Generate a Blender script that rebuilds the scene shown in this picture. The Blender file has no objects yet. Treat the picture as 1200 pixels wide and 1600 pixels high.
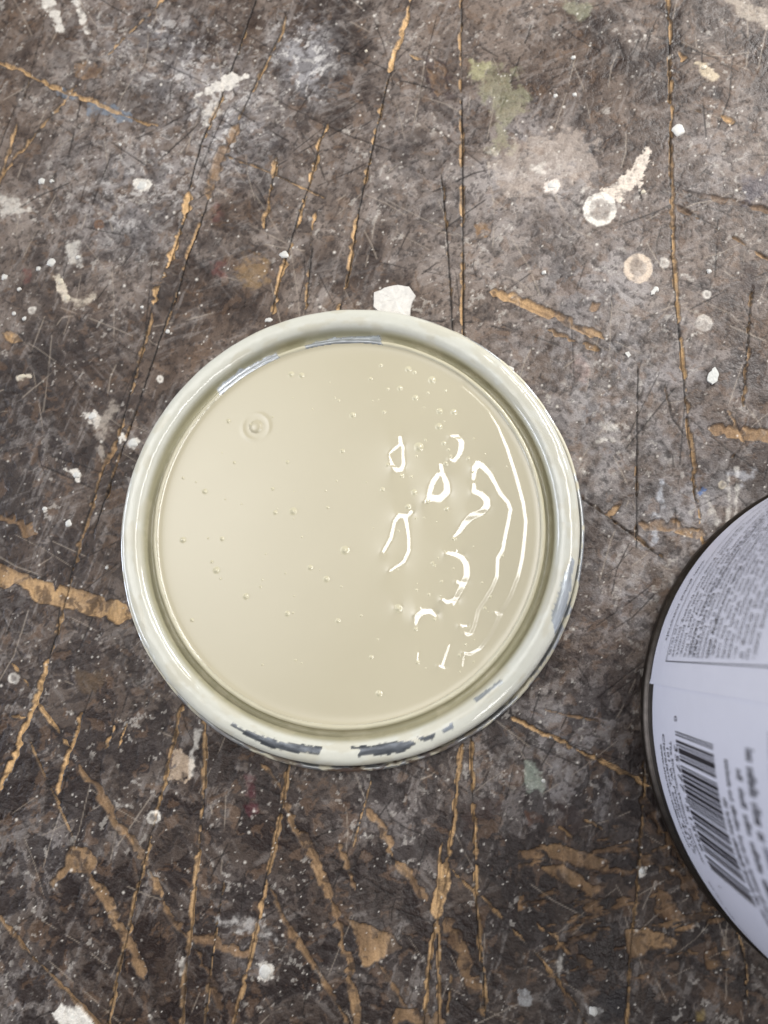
import bpy, math, random
import numpy as np
from mathutils import Matrix, Vector

# ------------------------------------------------------------------ camera
# metres everywhere; MM turns millimetres into metres.  The origin is the point of
# the bench straight below the lens.
MM = 0.001
F_PX, CXP, CYP = 1109.0, 600.0, 800.0          # focal length in photo pixels, photo centre
NADIR = (708.0, 1015.0)                        # where the plumb line meets the bench
CAM_H = 246.1                                  # lens height above the bench, mm
scene = bpy.context.scene
_d = np.array([NADIR[0] - CXP, -(NADIR[1] - CYP), -F_PX]); _d /= np.linalg.norm(_d)
_t = np.array([0, 0, -1.0]); _v = np.cross(_d, _t); _c = float(_d @ _t)
_K = np.array([[0, -_v[2], _v[1]], [_v[2], 0, -_v[0]], [-_v[1], _v[0], 0]])
ROT = np.eye(3) + _K + _K @ _K / (1 + _c)      # camera -> world
cam_data = bpy.data.cameras.new('camera')
cam = bpy.data.objects.new('camera', cam_data)
scene.collection.objects.link(cam)
cam_data.sensor_fit = 'VERTICAL'
cam_data.sensor_height = 9.8
cam_data.sensor_width = 7.35
cam_data.lens = F_PX / 1600.0 * 9.8
cam_data.clip_start = 0.005
cam_data.clip_end = 50
M4 = Matrix([[*ROT[i], 0] for i in range(3)] + [[0, 0, 0, 1]])
M4.translation = Vector((0, 0, CAM_H * MM))
cam.matrix_world = M4
cam_data.dof.use_dof = True
cam_data.dof.focus_distance = (CAM_H - 4) / abs(_d[2]) * MM * 0.985
cam_data.dof.aperture_fstop = 2.3
scene.camera = cam
scene.render.resolution_x, scene.render.resolution_y = 768, 1024

# ------------------------------------------------------------------ light
world = bpy.data.worlds.new('World'); scene.world = world; world.use_nodes = True
bg = world.node_tree.nodes['Background']
bg.inputs['Color'].default_value = (0.80, 0.88, 1.0, 1)
bg.inputs['Strength'].default_value = 0.05

def area_light(name, loc, sx, sy, radiance, col=(1, 1, 1), aim=None):
    L = bpy.data.lights.new(name, 'AREA'); L.shape = 'RECTANGLE'; L.size = sx; L.size_y = sy
    L.energy = radiance * math.pi * sx * sy; L.color = col
    o = bpy.data.objects.new(name, L); scene.collection.objects.link(o)
    o.location = loc
    if aim is not None:
        o.rotation_euler = (Vector(aim) - Vector(loc)).to_track_quat('-Z', 'Y').to_euler()
    return o

TX = 0.33                                       # slope (x/z) of the near ceiling lamp as seen from the lid
area_light('ceiling_and_fill_light', (TX * 1.5, 0.15, 1.5), 0.20, 2.05, 13.5, (1.0, 0.99, 0.975))
area_light('ceiling_and_fill_light', (-1.2, 0.0, 0.22), 0.8, 0.26, 14.0, (0.80, 0.86, 1.0), aim=(0, 0, 0))  # low bluish fill added to brighten the can label
area_light('falloff_light', (0.62, 0.66, 0.50), 0.5, 0.2, 29.0, (1.0, 0.99, 0.97), aim=(0, 0.1, 0))  # unseen near light added so brightness drops towards the lower bench
pan = area_light('gradient_panel', (-0.60, 0.42, 1.5), 1.05, 1.3, 0.33, (1.0, 0.985, 0.97), aim=(0.22, 0.10, 0))   # unseen panel added to grade the reflection across the paint
pan.data.spread = math.radians(48)
vs = scene.view_settings
vs.view_transform = 'Standard'; vs.look = 'None'; vs.exposure = 0.0; vs.gamma = 1.0
vs.use_curve_mapping = False

# ------------------------------------------------------------------ helpers
rng = np.random.default_rng(7)
random.seed(7)
COL = scene.collection

def to_px(P):
    """world mm (N,3) -> photo pixels"""
    q = (P - np.array([0, 0, CAM_H])) @ ROT
    return 600 + F_PX * q[:, 0] / -q[:, 2], 800 - F_PX * q[:, 1] / -q[:, 2]

def at(px, py, z=0.0):
    """photo pixel -> point in mm on the level plane at height z mm"""
    d = ROT @ np.array([px - CXP, -(py - CYP), -F_PX])
    t = (z - CAM_H) / d[2]
    return np.array([0, 0, CAM_H]) + d * t

def lin(r, g, b):
    f = lambda c: c / 12.92 if c <= 0.04045 else ((c + 0.055) / 1.055) ** 2.4
    return np.array([f(r / 255), f(g / 255), f(b / 255)])

def sstep(a, b, x):
    t = np.clip((x - a) / (b - a), 0, 1)
    return t * t * (3 - 2 * t)

_tab = {}
def vnoise(x, y, seed=0):
    if seed not in _tab:
        _tab[seed] = np.random.default_rng(1000 + seed).random((256, 256)).astype(np.float32)
    T = _tab[seed]
    xi = np.floor(x).astype(np.int64); yi = np.floor(y).astype(np.int64)
    fx = (x - xi).astype(np.float32); fy = (y - yi).astype(np.float32)
    fx = fx * fx * (3 - 2 * fx); fy = fy * fy * (3 - 2 * fy)
    x0 = xi & 255; x1 = (xi + 1) & 255; y0 = yi & 255; y1 = (yi + 1) & 255
    a = T[x0, y0]; b = T[x1, y0]; c = T[x0, y1]; d = T[x1, y1]
    return a + (b - a) * fx + (c - a) * fy + (a - b - c + d) * fx * fy

def fbm(x, y, size, octs=4, seed=0, gain=0.5):
    s = np.zeros(x.shape, np.float32); amp = 1.0; tot = 0; k = 1.0 / size
    for o in range(octs):
        ca, sa = math.cos(0.6 + o * 1.1), math.sin(0.6 + o * 1.1)
        s += amp * vnoise((x * ca - y * sa) * k + 17.3 * o + 90, (x * sa + y * ca) * k + 5.1 * o + 90, seed * 11 + o)
        tot += amp; amp *= gain; k *= 2.03
    return s / tot

def grid_mesh(name, X, Y, Z, keep=None):
    """numpy grid (n,m) in mm -> mesh of quads"""
    n, m = X.shape
    co = np.stack([X, Y, Z], -1).reshape(-1, 3).astype(np.float32) * MM
    idx = np.arange(n * m).reshape(n, m)
    q = np.stack([idx[:-1, :-1], idx[:-1, 1:], idx[1:, 1:], idx[1:, :-1]], -1).reshape(-1, 4)
    if keep is not None:
        k = (keep[:-1, :-1] & keep[:-1, 1:] & keep[1:, 1:] & keep[1:, :-1]).reshape(-1)
        q = q[k]
    return raw_mesh(name, co, q)

def raw_mesh(name, co, q, smooth=True):
    me = bpy.data.meshes.new(name)
    q = np.asarray(q, np.int32)
    me.vertices.add(len(co)); me.vertices.foreach_set('co', np.asarray(co, np.float32).ravel())
    me.loops.add(q.size); me.loops.foreach_set('vertex_index', q.ravel())
    me.polygons.add(len(q))
    me.polygons.foreach_set('loop_start', np.arange(0, q.size, q.shape[1], dtype=np.int32))
    me.polygons.foreach_set('use_smooth', np.full(len(q), smooth))
    me.update(calc_edges=True); me.validate()
    return me

def set_col(me, name, rgb):
    a = me.attributes.new(name, 'FLOAT_COLOR', 'POINT')
    c = np.ones((len(me.vertices), 4), np.float32); c[:, :3] = rgb
    a.data.foreach_set('color', c.ravel())

def set_val(me, name, v):
    a = me.attributes.new(name, 'FLOAT', 'POINT'); a.data.foreach_set('value', np.asarray(v, np.float32).ravel())

def link(name, me, mat=None, parent=None, **props):
    o = bpy.data.objects.new(name, me); COL.objects.link(o)
    if mat is not None and me is not None and not me.materials: me.materials.append(mat)
    if parent is not None: o.parent = parent
    for k, v in props.items(): o[k] = v
    return o

def material(name, color=(0.5, 0.5, 0.5), rough=0.5, metal=0.0, attr=None, rattr=None, mattr=None, var=0.0, vscale=400,
             bump=0.0, bscale=800, coat=0.0, ior=1.5, spec=.5):
    m = bpy.data.materials.new(name); m.use_nodes = True
    nt = m.node_tree; N = nt.nodes; Lk = nt.links
    p = N['Principled BSDF']
    p.inputs['Base Color'].default_value = (*color, 1); p.inputs['Roughness'].default_value = rough
    p.inputs['Metallic'].default_value = metal; p.inputs['IOR'].default_value = ior
    p.inputs['Coat Weight'].default_value = coat; p.inputs['Coat Roughness'].default_value = 0.04
    p.inputs['Specular IOR Level'].default_value = spec
    tc = N.new('ShaderNodeTexCoord')
    src = None
    if attr:
        a = N.new('ShaderNodeAttribute'); a.attribute_name = attr; src = a.outputs['Color']
    if var > 0:
        no = N.new('ShaderNodeTexNoise'); no.inputs['Scale'].default_value = vscale; no.inputs['Detail'].default_value = 5
        no.inputs['Roughness'].default_value = 0.65
        Lk.new(tc.outputs['Object'], no.inputs['Vector'])
        mr = N.new('ShaderNodeMapRange'); mr.inputs['From Min'].default_value = 0.25; mr.inputs['From Max'].default_value = 0.75
        mr.inputs['To Min'].default_value = 1 - var; mr.inputs['To Max'].default_value = 1 + var
        Lk.new(no.outputs['Fac'], mr.inputs['Value'])
        mx = N.new('ShaderNodeMix'); mx.data_type = 'RGBA'; mx.blend_type = 'MULTIPLY'; mx.inputs[0].default_value = 1
        mx.inputs[6].default_value = (*color, 1)
        if src: Lk.new(src, mx.inputs[6])
        Lk.new(mr.outputs[0], mx.inputs[7]); src = mx.outputs[2]
    if src: Lk.new(src, p.inputs['Base Color'])
    if rattr:
        a = N.new('ShaderNodeAttribute'); a.attribute_name = rattr; Lk.new(a.outputs['Fac'], p.inputs['Roughness'])
    if mattr:
        a = N.new('ShaderNodeAttribute'); a.attribute_name = mattr; Lk.new(a.outputs['Fac'], p.inputs['Metallic'])
    if bump > 0:
        no = N.new('ShaderNodeTexNoise'); no.inputs['Scale'].default_value = bscale; no.inputs['Detail'].default_value = 4
        Lk.new(tc.outputs['Object'], no.inputs['Vector'])
        b = N.new('ShaderNodeBump'); b.inputs['Strength'].default_value = 1.0; b.inputs['Distance'].default_value = bump
        Lk.new(no.outputs['Fac'], b.inputs['Height']); Lk.new(b.outputs['Normal'], p.inputs['Normal'])
    return m

# ------------------------------------------------------------------ the bench top
STEP = 0.385
ux = np.arange(-212, 150, STEP); uy = np.arange(-140, 296, STEP)
def widen(u):
    g = np.cumsum(np.geomspace(0.6, 90, 26))
    return np.concatenate([u[0] - g[::-1], u, u[-1] + g])
BX, BY = np.meshgrid(widen(ux), widen(uy), indexing='ij')
SHP = BX.shape
bx = BX.ravel(); by = BY.ravel()
U, V = to_px(np.stack([bx, by, 0 * bx], 1))
U = U.astype(np.float32); V = V.astype(np.float32)
inside = (np.abs(bx + 30) < 200) & (np.abs(by - 78) < 235)

def near(x0, x1, y0, y1, pad):
    return np.nonzero(inside & (U > x0 - pad) & (U < x1 + pad) & (V > y0 - pad) & (V < y1 + pad))[0]

def poly_dist(idx, pts):
    """distance, arc length and side of the points idx to a polyline, photo pixels"""
    u = U[idx]; v = V[idx]
    D = np.full(len(idx), 1e9, np.float32); S = np.zeros(len(idx), np.float32); Sd = np.zeros(len(idx), np.float32)
    s0 = 0.0
    for (ax, ay), (bx_, by_) in zip(pts[:-1], pts[1:]):
        dx, dy = bx_ - ax, by_ - ay; L = math.hypot(dx, dy) + 1e-9
        t = np.clip(((u - ax) * dx + (v - ay) * dy) / (L * L), 0, 1)
        ex = u - ax - t * dx; ey = v - ay - t * dy
        d = np.hypot(ex, ey); m = d < D
        D[m] = d[m]; S[m] = s0 + t[m] * L; Sd[m] = np.sign(dx * ey - dy * ex)[m]
        s0 += L
    return D, S, Sd, s0

def poly_inside(idx, pts):
    """signed distance (positive inside) to a polygon"""
    u = U[idx]; v = V[idx]
    ins = np.zeros(len(idx), bool); D = np.full(len(idx), 1e9, np.float32)
    n = len(pts)
    for i in range(n):
        ax, ay = pts[i]; cx, cy = pts[(i + 1) % n]
        if ay != cy:
            c = ((ay > v) != (cy > v)) & (u < (cx - ax) * (v - ay) / (cy - ay) + ax)
            ins ^= c
        dx, dy = cx - ax, cy - ay; L2 = dx * dx + dy * dy + 1e-9
        t = np.clip(((u - ax) * dx + (v - ay) * dy) / L2, 0, 1)
        D = np.minimum(D, np.hypot(u - ax - t * dx, v - ay - t * dy))
    return np.where(ins, D, -D)

# --- base coat: old dark varnish and grime over wood, worn and hazed
wx = bx + 9 * (fbm(bx, by, 14, 3, 20) - .5) + 2.5 * (fbm(bx, by, 3, 2, 21) - .5)
wy = by + 9 * (fbm(bx, by, 14, 3, 22) - .5) + 2.5 * (fbm(bx, by, 3, 2, 23) - .5)
nA = fbm(bx, by, 55, 4, 1); nB = fbm(wx, wy, 15, 5, 2); nC = fbm(wx, wy, 5, 4, 3); nD = fbm(bx, by, 1.7, 3, 4, 0.6)
nE = fbm(bx * 1.0, by * 0.45, 2.6, 3, 5)
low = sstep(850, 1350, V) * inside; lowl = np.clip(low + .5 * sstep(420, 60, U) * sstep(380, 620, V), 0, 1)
tone = sstep(0.34, 0.66, 0.34 * nA + 0.36 * nB + 0.18 * nC + 0.12 * nE)
c_dark = lin(62, 53, 49); c_mid = lin(104, 93, 86); c_lite = lin(130, 120, 113)
col = c_dark + (c_mid - c_dark) * sstep(0, 0.6, tone)[:, None] + (c_lite - c_mid) * sstep(0.55, 1.0, tone)[:, None]
hgt = 0.12 * (nC - 0.5) + 0.16 * (nD - 0.5) + 0.10 * (nE - 0.5)
rgh = 0.46 + 0.35 * (nB - 0.5) + 0.2 * (nD - 0.5)

def blend(mask, c, idx=None):
    global col
    if idx is None: col += (np.asarray(c) - col) * mask[:, None]
    else: col[idx] += (np.asarray(c) - col[idx]) * mask[:, None]

# warm brown drift, grey sheen painted in right and middle, whitish haze upper left
warm = sstep(0.42, 0.68, fbm(wx, wy, 34, 4, 6) + .05 * lowl)
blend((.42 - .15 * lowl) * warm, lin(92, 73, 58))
blend(.62 * lowl * (.5 + .5 * sstep(.2, .5, nB)), lin(58, 48, 43))  # brown wear low down, with the shade there painted into the colour
HAZE_SHEEN = [(960, 620, 190, .6), (1000, 900, 130, .65), (880, 1180, 120, .6), (960, 480, 150, .4), (300, 130, 90, .55), (470, 70, 50, .7), (250, 60, 40, .6),
        (480, 110, 45, .7), (200, 300, 110, .4), (360, 190, 80, .6), (820, 260, 110, .4), (1080, 800, 90, .7), (720, 250, 150, .22),
        (1120, 260, 90, .3), (620, 1290, 90, .25), (60, 1330, 70, .35), (180, 60, 80, .3), (250, 260, 90, .4), (40, 1560, 60, .4), (380, 1460, 80, .3),
        (820, 1160, 90, .45), (1000, 700, 120, .4), (560, 1480, 60, .3)]
hz = np.zeros_like(bx, dtype=np.float32)
for (hx, hy, hr, hs) in HAZE_SHEEN:
    hz = np.maximum(hz, hs * np.exp(-((U - hx) ** 2 + (V - hy) ** 2) / (hr * hr)))
hz *= inside * (.95 + .25 * sstep(520, 380, V))
hz_n = sstep(0.36, 0.64, 0.6 * fbm(wx, wy, 10, 5, 7, 0.6) + 0.4 * fbm(bx, by, 2.4, 3, 24))
blend(np.clip(hz * (0.12 + 1.0 * hz_n), 0, .8), lin(154, 153, 156))
scf = fbm(wx, wy, 3.0, 5, 27, .7)
blend(np.clip(1.1 * hz, 0, .7) * (.22 + .78 * sstep(640, 520, U) * sstep(560, 420, V)) * sstep(.54, .63, scf), lin(196, 194, 192))
# rubbed streaks in three directions
for a_, sd, al in ((1.25, 80, .34), (0.35, 81, .26), (2.3, 82, .22)):
    p_ = bx * math.cos(a_) + by * math.sin(a_); q_ = -bx * math.sin(a_) + by * math.cos(a_)
    st = fbm(p_ / 7.0, q_, 1.6, 4, sd, .6)
    blend(al * sstep(.53, .70, st) * sstep(.40, .60, fbm(wx, wy, 22, 3, sd + 5)), lin(150, 146, 144))
    blend(al * sstep(.47, .30, st) * sstep(.45, .65, fbm(wx, wy, 20, 3, sd + 8)), lin(44, 37, 36))
# dark flaked islands with crisp edges, mostly low in the picture
fl = fbm(wx, wy, 8.5, 5, 9, 0.55)
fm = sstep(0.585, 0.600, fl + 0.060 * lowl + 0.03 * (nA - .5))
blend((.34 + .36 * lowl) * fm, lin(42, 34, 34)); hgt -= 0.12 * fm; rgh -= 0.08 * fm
fl2 = fbm(wx, wy, 3.4, 4, 10, 0.6)
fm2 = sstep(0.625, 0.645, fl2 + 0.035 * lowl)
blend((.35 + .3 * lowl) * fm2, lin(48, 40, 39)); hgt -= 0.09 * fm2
# fine crackle and pits
ck = 1 - sstep(0.0, .022, np.abs(fbm(wx, wy, 9, 4, 25, .6) - .5))
blend(.34 * ck, lin(36, 30, 29)); hgt -= .06 * ck
pit = sstep(.66, .72, fbm(bx, by, 1.3, 2, 26))
blend(.5 * pit, lin(40, 34, 33)); hgt -= .12 * pit
# tan rubbed flecks and pale crumbs
fl3 = fbm(wx, wy, 4.2, 4, 12, 0.6)
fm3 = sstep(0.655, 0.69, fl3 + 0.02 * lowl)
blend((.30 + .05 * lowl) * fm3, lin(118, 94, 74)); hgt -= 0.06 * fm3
fl4 = fbm(bx, by, 2.4, 4, 13, 0.6)
crumb = sstep(0.69, 0.72, fl4) * sstep(.45, .6, nB)
blend(.5 * crumb, lin(172, 168, 162)); hgt += .05 * crumb

# --- fine random scratches, light and dark
def scratch(pts, w, c, a, depth):
    xs = [p[0] for p in pts]; ys = [p[1] for p in pts]
    idx = near(min(xs), max(xs), min(ys), max(ys), w * 3 + 2)
    if not len(idx): return
    D, S, Sd, L = poly_dist(idx, pts)
    gate = vnoise(S / 23.0 + pts[0][0], 0 * S + pts[0][1] * .1, 77)
    m = sstep(w + .9, max(w - .5, 0), D) * sstep(0.25, 0.5, gate)
    blend(a * m, c, idx); hgt[idx] -= depth * m
for i in range(620):
    x0 = rng.uniform(-30, 1230); y0 = rng.uniform(-30, 1630)
    L = rng.uniform(25, 150); a = rng.choice([1.75, 1.95, 0.45, 0.5, 2.6, 1.2, rng.uniform(0, 3.14)]) + rng.normal(0, .12)
    x1 = x0 + L * math.cos(a); y1 = y0 + L * math.sin(a)
    pts = [(x0, y0), ((x0 + x1) / 2 + rng.normal(0, 3), (y0 + y1) / 2 + rng.normal(0, 3)), (x1, y1)]
    if rng.random() < .55: scratch(pts, rng.uniform(.4, 1.1), lin(30, 25, 24), .7, .12)
    else: scratch(pts, rng.uniform(.3, .9), lin(160, 150, 138), .5, .06)

# --- saw kerfs and knife cuts with bare wood showing: pts, wood half width px, wood tone 0 brown..1 ochre, cover, slit
wood = np.full(bx.shape, -99, np.float32); wtone = np.zeros(bx.shape, np.float32); slit = np.zeros(bx.shape, np.float32)
CUTS = [
 ([(1043,-30),(1048,120),(1050,300),(1051,400),(1060,500),(1072,620),(1080,700),(1090,790)], 5, .7, .75, 1),
 ([(1090,790),(1097,835),(1105,870)], 3, .9, .6, 0),
 ([(720,-30),(720,60),(721,200),(722,350),(723,540)], 4.5, .65, .7, 1),
 ([(690,270),(697,340),(703,420),(709,530)], 3.5, .6, .5, 1),
 ([(648,-20),(642,0),(625,60),(607,115)], 5, .9, .9, .4), ([(607,115),(590,190),(565,300),(558,340),(545,420),(528,490)], 5, .8, .65, 1),
 ([(447,17),(440,50),(400,130),(370,195)], 4, .7, .5, .8), ([(370,195),(345,245),(325,310)], 9, .35, .9, .5), ([(325,310),(305,370),(292,400),(270,480)], 4.5, .7, .5, 1),
 ([(405,-10),(385,45),(375,75),(360,115),(345,155),(325,200),(312,235),(295,300)], 4.5, .7, .5, 1),
 ([(295,300),(290,330),(272,380),(255,430),(240,475)], 7, 1, .7, .8),
 ([(240,475),(225,540),(208,600),(195,650),(183,690),(167,720),(150,770),(125,846),(108,917),(88,996)], 5.5, .6, .6, .8),
 ([(275,460),(250,533),(229,596),(212,646),(196,692),(175,750),(146,837)], 4, .6, .5, 1),
 ([(435,240),(426,270),(420,300),(412,360)], 6, .9, .6, .8),
 ([(512,190),(500,225),(485,290),(470,330),(455,380),(440,430),(425,495)], 6, .9, .6, .9),
 ([(492,330),(487,370),(483,420),(476,490)], 5, .8, .6, .8),
 ([(310,225),(360,245),(420,270),(480,295),(510,310)], 3, .7, .6, .5),
 ([(-20,90),(0,96),(50,118),(100,142),(150,160),(200,182),(250,198)], 4.5, .85, .85, .3),
 ([(262,-10),(215,40),(190,65),(165,90)], 3.5, .8, .65, .2), ([(120,130),(105,155),(55,210),(20,250),(-10,290)], 3.5, .75, .75, .3),
 ([(26,190),(12,245),(-4,300)], 3, .8, .7, .3), ([(68,35),(50,105),(35,160)], 2, .6, .5, .4),
 ([(765,455),(800,465),(850,487),(900,508),(943,530)], 7, .55, .95, .3), ([(855,515),(880,525),(905,535),(938,547)], 5.5, .6, .95, .3),
 ([(996,570),(995,650),(994,750),(994,860)], 3, .5, .4, 1),
 ([(1178,440),(1172,500),(1168,560),(1162,640)], 5, .6, .55, .8),
 ([(1065,295),(1105,308),(1165,320),(1210,330)], 6, .2, .8, .3), ([(1055,320),(1090,340),(1150,375),(1210,410)], 5, .35, .6, .5),
 ([(900,772),(930,793),(955,810),(990,835),(1040,875)], 4, .4, .6, .8), ([(948,806),(970,790)], 6, .6, .9, 0),
 ([(1109,669),(1155,676),(1215,684)], 9, .45, 1, 0), ([(1000,818),(1050,820),(1100,836)], 9, .4, .9, 0),
 ([(1135,640),(1165,690),(1140,720)], 6, .5, .6, .4), ([(1040,600),(1050,650),(1070,680)], 4, .3, .5, .7),
 ([(795,1120),(830,1135),(890,1165),(950,1195),(1015,1228)], 5, .9, .85, .4),
 ([(846,1107),(900,1120),(935,1128)], 3, .4, .7, .2),
 ([(722,1160),(714,1224),(709,1280),(701,1340)], 4.5, .8, .9, .8), ([(701,1340),(690,1392),(679,1437)], 9, .85, 1, .6), ([(679,1437),(671,1505),(660,1610)], 4.5, .8, .9, .8),
 ([(737,1150),(739,1231),(742,1306),(744,1385),(748,1456),(756,1520),(760,1590)], 4.5, .8, .85, .9),
 ([(690,1317),(686,1370),(681,1419)], 3.5, .8, .9, .5), ([(684,1430),(686,1512),(686,1620)], 4, .75, .9, .8),
 ([(705,1359),(746,1396),(772,1422),(810,1460),(840,1494),(870,1531),(905,1580),(925,1620)], 4, .6, .8, .4),
 ([(450,1272),(480,1321),(499,1362),(525,1430),(536,1475),(551,1542),(564,1615)], 7.5, .4, .9, .3),
 ([(574,1265),(600,1299),(615,1340),(645,1370),(667,1407)], 8, .35, .85, .3),
 ([(694,1434),(712,1467),(727,1509),(746,1550),(757,1585)], 11, .35, .85, .2),
 ([(525,1310),(540,1344),(555,1392)], 6, .45, .8, 0), ([(450,1452),(480,1497),(506,1535),(545,1605)], 5.5, .35, .9, .2),
 ([(581,1216),(566,1269),(551,1329)], 1.6, .8, .9, 0), ([(589,1505),(619,1550),(645,1584)], 5, .3, .8, .2), ([(610,1592),(690,1600)], 16, .35, .85, 0),
 ([(705,1520),(699,1590)], 2.2, .7, .9, .3),
 ([(94,950),(90,988),(77,1029)], 4, .6, .5, 1), ([(77,1029),(67,1062),(54,1096),(38,1138),(21,1183),(0,1235)], 6.5, 1, .95, .3),
 ([(19,1038),(46,1075)], 4.5, .8, .7, .2), ([(58,1096),(83,1133),(100,1158),(108,1167)], 4, .85, .8, .2), ([(15,1118),(42,1120)], 5, .9, .8, 0),
 ([(131,1108),(117,1146),(108,1175),(96,1217),(90,1242)], 5.5, .9, .65, .4),
 ([(183,1104),(175,1146),(163,1171)], 4, .9, .6, .3), ([(200,1125),(188,1154),(183,1175)], 4, .9, .6, .3),
 ([(285,1100),(271,1167),(258,1217),(250,1258),(237,1304)], 4.5, .75, .8, .6), ([(237,1304),(225,1350),(212,1408),(200,1462),(187,1512),(175,1571),(165,1620)], 5, .75, .85, .8),
 ([(321,1120),(319,1217),(315,1283),(306,1367),(296,1458),(287,1533),(282,1620)], 5, .65, .85, .6),
 ([(452,1190),(442,1258),(429,1325),(412,1392),(400,1458),(383,1525),(362,1620)], 5, .7, .9, .8),
 ([(350,1379),(340,1442),(329,1512),(320,1620)], 3.5, .75, .8, .7),
 ([(125,1196),(146,1225),(171,1267),(196,1304),(225,1342)], 8, .3, .85, .2), ([(225,1342),(246,1392),(271,1437),(300,1475),(329,1533),(357,1610)], 7, .3, .75, .2),
 ([(42,1146),(62,1192),(83,1242),(104,1283),(121,1325)], 3.5, .6, .7, .4), ([(142,1367),(167,1408),(183,1442),(200,1471),(225,1529)], 8, .4, .8, .2),
 ([(-10,1420),(33,1475),(71,1517),(108,1554),(165,1610)], 5, .4, .9, .5), ([(300,1467),(342,1475),(392,1492)], 9, .2, .9, .2),
 ([(421,1387),(446,1442),(479,1487),(500,1521)], 4.5, .3, .85, .2), ([(442,1242),(462,1296),(483,1333),(500,1362)], 7, .35, .8, .2), ([(408,1192),(442,1237)], 5, .4, .8, 0),
 ([(-15,895),(0,900),(62,925),(125,938),(200,962)], 15, .7, 1, 0), ([(-10,805),(54,830)], 14, .3, .8, 0), ([(5,520),(32,532)], 7, .55, .9, 0),
 ([(1007,1187),(1006,1257),(999,1359),(992,1432),(986,1495),(978,1610)], 3.5, .7, .7, .7),
 ([(839,1443),(867,1467),(895,1492)], 6, .5, .8, 0), ([(899,1495),(930,1513)], 7, .3, .8, 0), ([(902,1275),(934,1292),(965,1315)], 3.2, .7, .7, .3), ([(868,1289),(895,1310)], 4, .6, .8, .3),
 ([(640,85),(662,92)], 5, .8, .8, 0), ([(1150,1450),(1165,1500),(1170,1570)], 4, .6, .5, .5), ([(670,80),(690,110),(685,150)], 9, .1, .7, 0),
 ([(960,480),(985,490)], 2, .3, .5, .5), ([(1020,150),(1150,195)], 3, .1, .4, .2),
 ([(985,1330),(1060,1370),(1120,1430)], 10, .15, .6, .2), ([(1000,1240),(1050,1320),(1090,1400)], 8, .15, .5, .2),
]
for k, (pts, w, tn, cov, sl) in enumerate(CUTS):
    xs = [p[0] for p in pts]; ys = [p[1] for p in pts]
    idx = near(min(xs), max(xs), min(ys), max(ys), w * 2.2 + 6)
    if not len(idx): continue
    D, S, Sd, L = poly_dist(idx, pts)
    wob = 1.1 * (vnoise(S / 9.0 + 3.1 * k, 0 * S + k * 1.7, 50) - .5) * min(w, 5) * .6
    Dn = np.abs(D * Sd + wob); w = w * (.62 if w < 6.6 else .85)
    g = vnoise(S / 26.0 + k * 7.7, Sd * 3.3 + k, 51) * .6 + vnoise(S / 8.0 + k * 3.7, Sd * 5.3 + k, 52) * .4
    g2 = sstep(0.66 - 0.52 * cov, 1.0 - 0.5 * cov, g)
    endf = sstep(0, 14, S + 4) * sstep(0, 14, L - S + 4)
    loc = (w * (0.12 + 1.20 * g2) * (0.35 + .65 * endf)) - Dn - 1.9 * (1 - g2) - 2.5 * (1 - endf)
    better = loc > wood[idx]
    wood[idx] = np.where(better, loc, wood[idx])
    wtone[idx] = np.where(better & (loc > -2), tn, wtone[idx])
    if sl > 0:
        off = np.abs(D * Sd - w * .45 * np.sign(math.sin(k * 2.3 + .4)) + wob * .5)
        gs = sstep(0.2, 0.5, vnoise(S / 33.0 + k * 1.3, 0 * S + k, 53) + .35 * sl - .1)
        slit[idx] = np.maximum(slit[idx], sl * sstep(1.9, .5, off) * gs * endf)
PATCH = [
 ([(540,1434),(574,1445),(611,1460),(626,1482),(592,1501),(570,1512),(562,1494),(555,1464)], .4),
 ([(108,1325),(137,1325),(154,1350),(137,1367),(108,1362),(83,1387),(79,1379),(100,1350)], .45),
 ([(976,1453),(1010,1450),(1060,1470),(1055,1482),(1025,1481),(986,1499),(978,1480)], .45), ([(1028,1387),(1050,1400),(1070,1436),(1040,1440),(1022,1425)], .15),
 ([(845,1325),(870,1318),(955,1345),(950,1365),(900,1352),(860,1340)], .4), ([(840,1355),(880,1350),(935,1390),(925,1400),(870,1375)], .4),
 ([(1100,1490),(1120,1480),(1130,1510),(1105,1515)], .2), ([(1060,80),(1075,90),(1065,96)], .5), ([(1125,180),(1150,190),(1140,198)], .5),
 ([(665,105),(690,108),(702,140),(690,150),(675,135)], .1), ([(740,350),(770,345),(765,370),(745,372)], .1),
 ([(115,100),(140,95),(160,100),(158,120),(130,124),(118,118)], .15), ([(925,472),(938,474),(932,487),(922,484)], .3),
]
for pts, tn in PATCH:
    xs = [p[0] for p in pts]; ys = [p[1] for p in pts]
    idx = near(min(xs), max(xs), min(ys), max(ys), 8)
    d = poly_inside(idx, pts) + 9 * (fl4[idx] - .5)
    b = d > wood[idx]; wood[idx] = np.where(b, d, wood[idx]); wtone[idx] = np.where(b & (d > -2), tn, wtone[idx])
# streaky worn field, lower right
idx = near(820, 1130, 1300, 1520, 10)
fld = np.exp(-((U[idx] - 930) / 95) ** 2 - ((V[idx] - 1385) / 70) ** 2) + .35 * np.exp(-((U[idx] - 1060) / 80) ** 2 - ((V[idx] - 1440) / 70) ** 2)
ca, sa = math.cos(-.25), math.sin(-.25)
su = bx[idx] * ca - by[idx] * sa; sv = bx[idx] * sa + by[idx] * ca
stn = fbm(su / 4.0, sv, 2.6, 4, 15, .6)
d = (stn + .16 * fld - .70) * 38
b = d > wood[idx]; wood[idx] = np.where(b, d, wood[idx]); wtone[idx] = np.where(b & (d > -2), .25, wtone[idx])

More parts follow.
